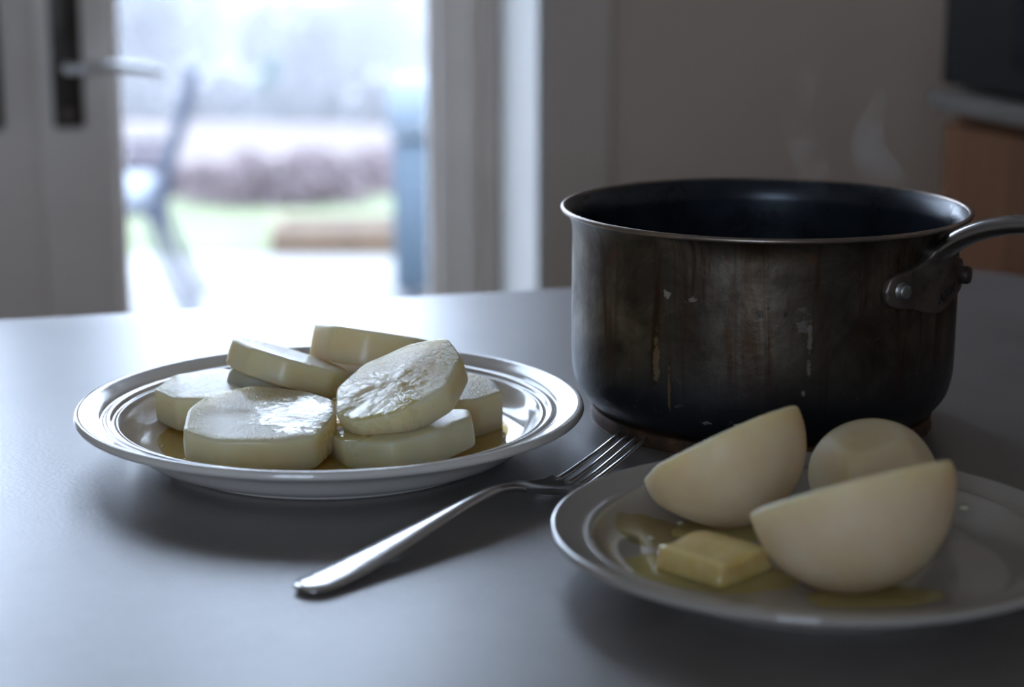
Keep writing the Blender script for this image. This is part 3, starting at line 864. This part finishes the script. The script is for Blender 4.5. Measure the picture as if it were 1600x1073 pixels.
# ------------------------------------------------------------------ slices of boiled root on the large plate
def poly_radius(n, seed, jitter=0.05, sharpness=34):
    """radius of a hand-peeled polygon with softened corners, as a function of the angle."""
    r = random.Random(seed)
    nor = [(2 * PI * (k + r.uniform(-0.22, 0.22)) / n, 1 - r.uniform(0, jitter)) for k in range(n)]
    def f(a):
        s = 0.0
        for an, h in nor:
            c = math.cos(a - an)
            if c > 0.05: s += (c / h) ** sharpness
        return s ** (-1.0 / sharpness)
    return f
def make_slice(label, top, normal, R, th, seed, n=10, spin=0.0, taper=1.0, oil=None, ex=1.0, back=None, jitter=0.06, warp=0.0):
    f = poly_radius(n, seed, jitter)
    N = 144; e = 0.0016
    bm = bmesh.new(); rings = []
    prof = [(0.0, 0, None)]
    seq = [('b', 0.55, 0), ('b', 0.9, 0)]
    rr = random.Random(seed)
    ph = [rr.uniform(0, 6.28) for _ in range(4)]
    def pt(a, frac, inset, z):
        rad = R * f(a)
        x, y = rad * math.cos(a) * ex, rad * math.sin(a)
        if back is not None and y > 0: y *= back
        tp = z / th
        k = taper + (1 - taper) * tp
        k += 0.012 * math.sin(PI * tp)
        L = math.hypot(x, y) * k
        g = max(0.0, (L - inset) / max(1e-9, math.hypot(x, y))) * frac
        zz = z + warp * 0.0010 * (math.sin(3*a + ph[0]) * 0.5 + math.sin(2*a + ph[1]) * 0.5) * frac * (1 if z > th * .5 else 0)
        return (x * g, y * g, zz)
    sched = [(0.5, 0, 0), (0.85, 0, 0), (1, e, 0), (1, e*0.5, e*0.14), (1, e*0.13, e*0.5), (1, 0, e)] + \
            [(1, 0, e + (th - 2*e) * k / 4) for k in (1, 2, 3)] + \
            [(1, 0, th - e), (1, e*0.13, th - e*0.5), (1, e*0.5, th - e*0.14), (1, e, th), (0.86, 0, th), (0.65, 0, th + 0.0002), (0.4, 0, th + 0.0003), (0.18, 0, th + 0.0003)]
    b0 = bm.verts.new((0, 0, 0)); tp = bm.verts.new((0, 0, th + 0.0003))
    for fr, ins, z in sched:
        rings.append([bm.verts.new(pt(2*PI*k/N, fr, ins, z)) for k in range(N)])
    for k in range(N):
        k2 = (k + 1) % N
        bm.faces.new((b0, rings[0][k2], rings[0][k])); bm.faces.new((tp, rings[-1][k], rings[-1][k2]))
        for a, b in zip(rings, rings[1:]): bm.faces.new((a[k], a[k2], b[k2], b[k]))
    o = obj('root_slice', bm, root_mat('boiled_root_%d' % seed, oil, seed * 0.37))
    nv = Vector(normal).normalized()
    q = Vector((0, 0, 1)).rotation_difference(nv) @ Quaternion((0, 0, 1), spin)
    o.rotation_mode = 'QUATERNION'; o.rotation_quaternion = q
    o.location = Vector((top[0], top[1], top[2] + T)) - nv * th
    return tag(o, label, 'root slice', 'round slices on the large white plate')
make_slice('thick white round slice lying flat at the front left, half glazed with butter', (-0.1165, 0.864, 0.0285), (0, -0.12, 1), 0.0358, 0.0168, 21, 10, 0.2, 1.0, (0.016, -0.004, 0.024), warp=1)
make_slice('pale slice lying flat at the back left behind the thick front slice', (-0.1480, 0.926, 0.0275), (-0.04, -0.03, 1), 0.0275, 0.0170, 22, 8, 0.5, 1.0, None)
make_slice('pale slice at the right lying flat below the tilted slice', (-0.0325, 0.920, 0.0280), (0.05, -0.03, 1), 0.0275, 0.0205, 23, 9, 0.1, 1.05, None)
make_slice('half covered slice at the front right, tilted a little to the left', (-0.0520, 0.867, 0.0242), (-0.15, -0.001, 0.99), 0.0335, 0.0150, 24, 9, 0.0, 1.0, (-0.025, -0.012, 0.016), back=0.35, jitter=0.03)
make_slice('slice tucked under the tilted back left slice, only its edge showing', (-0.1145, 0.9345, 0.0262), (0.29, 0.163, 0.943), 0.0265, 0.0095, 25, 9, 0.3, 1.0, None)
make_slice('thin slice leaning to the right at the back left, its brown flecked edge facing forward', (-0.1105, 0.9355, 0.0400), (0.29, 0.163, 0.943), 0.0300, 0.0138, 26, 9, 0.15, 1.0, None)
make_slice('thick slice at the very back, highest of the heap, with a ribbed edge', (-0.0700, 0.9720, 0.0430), (0.15, 0.238, 0.956), 0.0300, 0.0185, 27, 8, 0.35, 1.0, None)
make_slice('glossy buttered slice on top of the heap, tilted towards the left front', (-0.0545, 0.8720, 0.0425), (-0.348, -0.257, 0.899), 0.0322, 0.0145, 28, 9, 0.4, 0.97, (-0.014, -0.006, 0.027), warp=1)

# ------------------------------------------------------------------ wedges on the small plate: rounded convex pieces bounded by an ellipsoid and cut planes
def chunk(label, O, R, planes, seed, squash=(1, 1, 1), p=34, facets=9, facet_depth=0.05, center=None, warm=0.0, axis=None):
    """O: middle of the full root; planes: [(normal, distance from O, roundness)]; the mesh is radial about an inner point."""
    bm = bmesh.new()
    bmesh.ops.create_icosphere(bm, subdivisions=6, radius=1.0)
    r = random.Random(seed)
    O = Vector(O); c = Vector(center) if center is not None else Vector((0, 0, 0))
    fac = []
    for k in range(facets):
        d = Vector((r.gauss(0, 1), r.gauss(0, 1), r.gauss(0, 1))).normalized()
        fac.append((d, R * (1 - r.uniform(0.3, 1.0) * facet_depth)))
    pl = [(Vector(n).normalized(), d) for n, d in planes] + fac
    S = Vector(squash)
    for v in bm.verts:
        d = v.co.normalized()
        # ellipsoid hit from c along d
        a = Vector((d.x / S.x, d.y / S.y, d.z / S.z)); b = Vector((c.x / S.x, c.y / S.y, c.z / S.z))
        A = a.dot(a); B = 2 * a.dot(b); Cc = b.dot(b) - R * R
        t = (-B + math.sqrt(max(0, B * B - 4 * A * Cc))) / (2 * A)
        s = (1.0 / t) ** p
        for n, h in pl:
            dn = d.dot(n)
            if dn > 1e-4:
                hh = h - c.dot(n)
                s += (dn / hh) ** p
        rad = s ** (-1.0 / p)
        v.co = c + d * rad
    o = obj('root_wedge', bm, root_mat('boiled_wedge_%d' % seed, (9, 9, 0.001), seed * 0.31))
    o.location = (O.x, O.y, O.z + T)
    return tag(o, label, 'root wedge', 'thick wedges on the pale grey plate')
def unit(v): return Vector(v).normalized()
# view direction basis at the small plate
back = Vector((0.12, 0.97, -0.20)).normalized()
def wedge(label, O, R, slope, away, seed, nA_tilt, depth, squash=(1, 1, 1), extra=(), **kw):
    e1 = unit((math.cos(slope) * math.cos(away), math.cos(slope) * math.sin(away), math.sin(slope)))   # along the cut edge
    up = (Vector((0, 0, 1)) - e1 * e1.z).normalized()
    bk = up.cross(e1).normalized()
    if bk.y < 0: bk = -bk
    nA = (up * math.cos(nA_tilt) - bk * math.sin(nA_tilt)).normalized()      # top cut face, turned towards the viewer by nA_tilt
    nB = (bk * math.cos(nA_tilt) + up * math.sin(nA_tilt)).normalized()
    planes = [(nA, 0.0005), (nB, depth)] + [((e1 * x[0] + up * x[1] + bk * x[2]), x[3]) for x in extra]
    c = -nA * R * 0.45 - nB * R * 0.10
    return chunk(label, O, R, planes, seed, squash, center=c, **kw)
wedge('back left wedge with its sharp tip pointing up to the pot', (0.0865, 0.7800, 0.0376), 0.0372, math.radians(22.8), 0.15, 31, math.radians(-25), 0.014,
      extra=((-1, 0.25, 0, 0.0318), (-0.68, -0.75, 0, 0.0312), (0.10, -1, 0, 0.0342)), facets=6, facet_depth=0.05)
wedge('front wedge, largest on the pale grey plate, half round with a straight top edge', (0.1280, 0.6990, 0.0430), 0.0400, math.radians(13), 0.10, 32, math.radians(-23), 0.016,
      extra=((-1, -0.12, 0, 0.0392), (0.05, -1, 0, 0.0388)), facets=6, facet_depth=0.03)
chunk('rounded peeled chunk at the back right behind the front wedge', (0.1540, 0.7870, 0.0220), 0.0258, [((0, 0, -1), 0.0185), ((0.1, -0.8, 0.55), 0.0232), ((0.75, -0.3, 0.65), 0.0240), ((-0.8, -0.3, 0.5), 0.0245), ((-0.2, -0.3, 1), 0.0205), ((0.4, -0.9, 0.1), 0.024)], 33,
      (1.06, 1.0, 0.92), facets=8, facet_depth=0.12, center=(0, 0, 0), p=40)

# butter pat
bm = bmesh.new()
bmesh.ops.create_icosphere(bm, subdivisions=5, radius=1.0)
for v in bm.verts:
    d = v.co.normalized(); p = 11
    hx, hy, hz = 0.0160, 0.0165, 0.0050
    rad = (abs(d.x / hx) ** p + abs(d.y / hy) ** p + abs(d.z / hz) ** 6) ** (-1.0 / p) if False else 1.0 / max(1e-9, ((abs(d.x) / hx) ** p + (abs(d.y) / hy) ** p + (abs(d.z) / hz) ** p) ** (1.0 / p))
    v.co = d * rad
    k = 1 + 0.10 * max(0, -v.co.z / hz)
    v.co.x *= k; v.co.y *= k
    v.co.z += 0.0006 * math.sin(v.co.x * 260) * (1 if v.co.z > 0 else 0)
o = obj('butter_pat', bm, M['butter'], loc=(0.0785, 0.7105, T + 0.0112), rotz=math.radians(46))
tag(o, 'square pat of soft yellow butter melting beside the front wedge', 'butter')

# ------------------------------------------------------------------ the pot
PO = Vector((0.1285, 0.967, T))
t = thing('saucepan', 'old scorched metal saucepan with a riveted handle standing behind the plates', 'pot', PO)
outer = curve_prof([(0.0, 0.0070), (0.070, 0.0070), (0.0845, 0.0085), (0.0890, 0.0110), (0.0945, 0.0180), (0.0968, 0.0260), (0.0975, 0.0340), (0.0977, 0.0500), (0.0977, 0.0700), (0.0976, 0.0900), (0.0977, 0.0985), (0.0986, 0.1030), (0.1003, 0.1062), (0.1022, 0.1082)], 5)
inner = curve_prof([(0.1022, 0.1102), (0.1000, 0.1086), (0.0978, 0.1058), (0.0962, 0.1010), (0.0958, 0.0950), (0.0956, 0.0700), (0.0954, 0.0350), (0.0940, 0.0220), (0.0880, 0.0130), (0.0800, 0.0105), (0.0, 0.0100)], 5)
bm = bmesh.new(); add_lathe(bm, outer, 192)
obj('body', bm, M['pot'], t)
bm = bmesh.new(); add_lathe(bm, inner, 192)
tag(obj('lining', bm, M['pot_in'], t), 'blue black inside of the saucepan')
bm = bmesh.new()
lip = []
for k in range(17):
    a = PI * 2 * k / 16
    lip.append((0.1024 + 0.0013 * math.cos(a), 0.1092 + 0.0013 * math.sin(a)))
add_lathe(bm, lip, 192); bmesh.ops.remove_doubles(bm, verts=bm.verts, dist=1e-6)
obj('rim', bm, M['rim'], t)
bm = bmesh.new()
add_lathe(bm, curve_prof([(0.0, 0.0), (0.080, 0.0), (0.0862, 0.0003), (0.0872, 0.0012), (0.0874, 0.0045), (0.0870, 0.0062), (0.0860, 0.0069), (0.080, 0.0072), (0.0, 0.0072)], 4), 160)
tag(obj('base_disc', bm, M['base_disc'], t), 'rusty brown base disc')
# bracket wraps around the wall; coordinates: arc length s from the handle's azimuth, height z, offset from the wall
AZ = math.radians(48.5)
RW = 0.0977
def on_wall(s, z, off):
    a = AZ + s / RW
    return Vector(((RW + off) * math.sin(a), -(RW + off) * math.cos(a), z))
def bez(pts, n=7): return curve_prof(pts + [pts[0]], n)[:-1]
outline = bez([(-0.0365, 0.0830), (-0.0345, 0.0765), (-0.0270, 0.0738), (-0.0170, 0.0722), (-0.0070, 0.0692), (0.0, 0.0682), (0.0070, 0.0692), (0.0170, 0.0722), (0.0270, 0.0738), (0.0345, 0.0765), (0.0365, 0.0830),
               (0.0335, 0.0890), (0.0270, 0.0912), (0.0190, 0.0930), (0.0110, 0.0968), (0.0080, 0.1010), (0.0, 0.1025), (-0.0080, 0.1010), (-0.0110, 0.0968), (-0.0190, 0.0930), (-0.0270, 0.0912), (-0.0335, 0.0890)], 5)
def bracket_off(s, z):
    k = max(0.0, 1 - abs(s) / 0.016) * max(0.0, min(1.0, (z - 0.078) / 0.022))
    return 0.0030 + 0.0075 * k * k * (3 - 2 * k)
bm = bmesh.new()
cs_, cz_ = 0.0, 0.0845
rings = []
for fr, top, ins in ((1.0, 0, 0), (1.0, 0.6, 0), (0.985, 0.92, 0), (0.95, 1.0, 0), (0.8, 1.0, 0), (0.6, 1.0, 0), (0.4, 1.0, 0), (0.2, 1.0, 0)):
    ring = []
    for s, z in outline:
        s2 = cs_ + (s - cs_) * fr; z2 = cz_ + (z - cz_) * fr
        ring.append(bm.verts.new(on_wall(s2, z2, -0.0003 + (bracket_off(s2, z2) + 0.0003) * top)))
    rings.append(ring)
NB = len(outline)
for a, b in zip(rings, rings[1:]):
    for k in range(NB): bm.faces.new((a[k], a[(k+1) % NB], b[(k+1) % NB], b[k]))
cv = bm.verts.new(on_wall(cs_, cz_, bracket_off(cs_, cz_)))
for k in range(NB): bm.faces.new((rings[-1][k], rings[-1][(k+1) % NB], cv))
br = obj('bracket', bm, M['bracket'], t)
def rivet(s, z, m, h=0.0036, r=0.0036):
    bm = bmesh.new()
    a = AZ + s / RW
    nrm = Vector((math.sin(a), -math.cos(a), 0)); tg = Vector((math.cos(a), math.sin(a), 0)); up = Vector((0, 0, 1))
    prof = [(r * 1.2, 0.0), (r * 1.15, 0.0004), (r, 0.0006), (r, h * 0.7), (r * 0.85, h * 0.93), (r * 0.5, h), (0.0, h)]
    seg = 24; rings = []
    base = on_wall(s, z, 0.0029)
    for rr, hh in prof:
        if rr == 0: rings.append([bm.verts.new(base + nrm * hh)])
        else: rings.append([bm.verts.new(base + nrm * hh + tg * rr * math.cos(2*PI*k/seg) + up * rr * math.sin(2*PI*k/seg)) for k in range(seg)])
    for a_, b_ in zip(rings, rings[1:]):
        for k in range(seg):
            if len(b_) == 1: bm.faces.new((a_[k], a_[(k+1) % seg], b_[0]))
            else: bm.faces.new((a_[k], a_[(k+1) % seg], b_[(k+1) % seg], b_[k]))
    return obj('rivet', bm, m, br)
rivet(-0.0272, 0.0827, M['rivet'])
rivet(0.0272, 0.0827, M['rivet_dark'], 0.0055, 0.0044)
# stamped number
fc = bpy.data.curves.new('stamp_text', 'FONT'); fc.body = 'A30M'; fc.size = 0.0072; fc.extrude = 0.00025; fc.offset = 0.00012; fc.space_character = 1.0
fo = bpy.data.objects.new('stamp_text', fc); C.objects.link(fo)
bpy.context.view_layer.update()
dg = bpy.context.evaluated_depsgraph_get()
me = bpy.data.meshes.new_from_object(fo.evaluated_get(dg))
bpy.data.objects.remove(fo); 
ca, sa = math.cos(math.radians(13)), math.sin(math.radians(13))
for v in me.vertices:
    s = 0.0005 + v.co.x * ca; z = 0.0727 + v.co.x * sa + v.co.y * 0.85
    v.co = on_wall(s, z, 0.00315 + (0.00015 if v.co.z > 0 else -0.0004))
tag(obj('stamped_number', me, M['stamp'], br, smooth=False), 'dark stamped characters reading A30M')
# handle
hd = Vector((math.sin(AZ), -math.cos(AZ), 0))
hp = [(0.0990, 0.0955), (0.1035, 0.1000), (0.1100, 0.1050), (0.1200, 0.1102), (0.1320, 0.1140), (0.1450, 0.1162), (0.1650, 0.1180), (0.1900, 0.1190), (0.2200, 0.1192), (0.2500, 0.1185), (0.2600, 0.1180), (0.2640, 0.1176)]
hp = curve_prof(hp, 4)
path = [hd * r + Vector((0, 0, z)) for r, z in hp]
n = len(path)
rad = []
for i, (r, z) in enumerate(hp):
    k = min(1.0, max(0.0, (r - 0.099) / 0.03))
    wdt, hgt = 0.0085 - 0.0015 * k, 0.0050 - 0.0004 * k
    if r > 0.2: wdt += 0.002 * min(1, (r - 0.2) / 0.05)
    if i > n - 5: q = (n - 1 - i) / 4.0; wdt *= 0.35 + 0.65 * q; hgt *= 0.35 + 0.65 * q
    rad.append((wdt, hgt))
bm = bmesh.new(); add_sweep(bm, path, rad, 24)
obj('handle', bm, M['handle_steel'], t)

# steam above the pot
ts = NT('faint_steam')
v = ts.coord()
f = ts.noise(v, 38, 4, 0.6, 1.2)
sp = ts.node('ShaderNodeSeparateXYZ'); ts.link(v, sp.inputs[0])
den = ts.math('MULTIPLY', ts.math('MULTIPLY', ts.smooth(f, 0.42, 0.72), 17.0), ts.math('MULTIPLY', ts.smooth(sp.outputs['Z'], 0.108, 0.135), ts.math('SUBTRACT', 1.0, ts.smooth(sp.outputs['Z'], 0.150, 0.205))))
vsn = ts.node('ShaderNodeVolumeScatter'); vsn.inputs['Color'].default_value = (1, 1, 1, 1); ts.link(den, vsn.inputs['Density'])
ts.link(vsn.outputs[0], ts.out.inputs['Volume']); ts.n.remove(ts.b)
def wisp(pts, radii, label):
    bm = bmesh.new()
    p = curve_prof([(*a, r) for a, r in zip(pts, radii)], 5)
    add_sweep(bm, [Vector(q[:3]) for q in p], [(q[3], q[3]) for q in p], 16, side=Vector((1, 0, 0)))
    o = obj('steam_wisp', bm, ts.m, loc=PO)
    return tag(o, label, 'steam', 'steam rising from the saucepan', 'stuff')
wisp([(0.02, 0.0, 0.100), (0.025, 0.005, 0.125), (0.015, 0.005, 0.150), (0.018, 0.01, 0.175), (0.010, 0.01, 0.195)], [0.006, 0.009, 0.008, 0.007, 0.002], 'faint steam wisp above the middle of the saucepan')
wisp([(0.072, 0.0, 0.100), (0.062, 0.005, 0.122), (0.052, 0.008, 0.140), (0.058, 0.01, 0.158), (0.056, 0.01, 0.172)], [0.006, 0.010, 0.009, 0.006, 0.002], 'faint steam wisp above the right side of the saucepan')

# ------------------------------------------------------------------ the fork
A0 = Vector((-0.0810, 0.6985, 0)); A1 = Vector((0.0575, 0.8735, 0))
ax = (A1 - A0); L = ax.length; ax.normalize(); sd = Vector((ax.y, -ax.x, 0))
t = thing('fork', 'polished steel dinner fork lying tines up between the two plates', 'fork', (A0.x, A0.y, T))
def fp(s, off, z): return ax * s + sd * off + Vector((0, 0, z))
bm = bmesh.new()
keys = [(0.000, 0.0022, 0.0020, 0.0006), (0.0015, 0.0058, 0.0021, 0.0013), (0.006, 0.0085, 0.0022, 0.0017), (0.014, 0.0096, 0.0024, 0.0018), (0.030, 0.0092, 0.0036, 0.0018), (0.055, 0.0075, 0.0066, 0.0018), (0.080, 0.0055, 0.0098, 0.0019), (0.100, 0.0040, 0.0122, 0.0020), (0.118, 0.0032, 0.0134, 0.0021), (0.130, 0.0034, 0.0120, 0.0021), (0.137, 0.0048, 0.0098, 0.0018)]
kk = curve_prof(keys, 6)
add_sweep(bm, [fp(s, 0, z) for s, w_, z, h in kk], [(w_, h) for s, w_, z, h in kk], 20, side=sd)
obj('handle', bm, M['steel'], t)
# head: a curved plate that carries the tines
def zc(s): return 0.0098 - 0.0080 * math.sin(min(1.0, (s - 0.137) / 0.034) * PI / 2) if s < 0.171 else 0.0018 + 0.0135 * ((s - 0.171) / (L - 0.171)) ** 1.25
bm = bmesh.new()
hs = [(0.135, 0.0040), (0.138, 0.0062), (0.142, 0.0086), (0.147, 0.0101), (0.153, 0.0107), (0.160, 0.0109), (0.168, 0.0109), (0.174, 0.0109)]
th = 0.0010
rows = []
for s, w_ in hs:
    row = []
    for k in range(13):
        x = -1 + 2 * k / 12
        row.append(fp(s, x * w_, zc(s) + 0.0022 * x * x * min(1, (s - 0.135) / 0.012)))
    rows.append(row)
top = [[bm.verts.new(p + Vector((0, 0, th))) for p in r] for r in rows]
bot = [[bm.verts.new(p - Vector((0, 0, th))) for p in r] for r in rows]
for i in range(len(rows) - 1):
    for k in range(12):
        bm.faces.new((top[i][k], top[i][k+1], top[i+1][k+1], top[i+1][k]))
        bm.faces.new((bot[i][k], bot[i+1][k], bot[i+1][k+1], bot[i][k+1]))
    bm.faces.new((top[i][0], top[i+1][0], bot[i+1][0], bot[i][0])); bm.faces.new((top[i][12], bot[i][12], bot[i+1][12], top[i+1][12]))
for k in range(12):
    bm.faces.new((top[0][k], bot[0][k], bot[0][k+1], top[0][k+1])); bm.faces.new((top[-1][k], top[-1][k+1], bot[-1][k+1], bot[-1][k]))
hobj = obj('head', bm, M['steel'], t); sharp(hobj, 50)
for k in range(4):
    x0 = (-0.75 + 0.5 * k)
    bm = bmesh.new(); P = []; Rr = []
    for i in range(14):
        q = i / 13.0; s = 0.172 + (L - 0.172) * q
        P.append(fp(s, x0 * 0.0109 * (1 - 0.06 * q), zc(s) + 0.0022 * x0 * x0 * (1 - q)))
        Rr.append((0.0018 * (1 - 0.5 * q) if i < 13 else 0.0003, 0.0012 * (1 - 0.35 * q) if i < 13 else 0.0003))
    add_sweep(bm, P, Rr, 10, side=sd)
    obj('tine', bm, M['steel'], t)
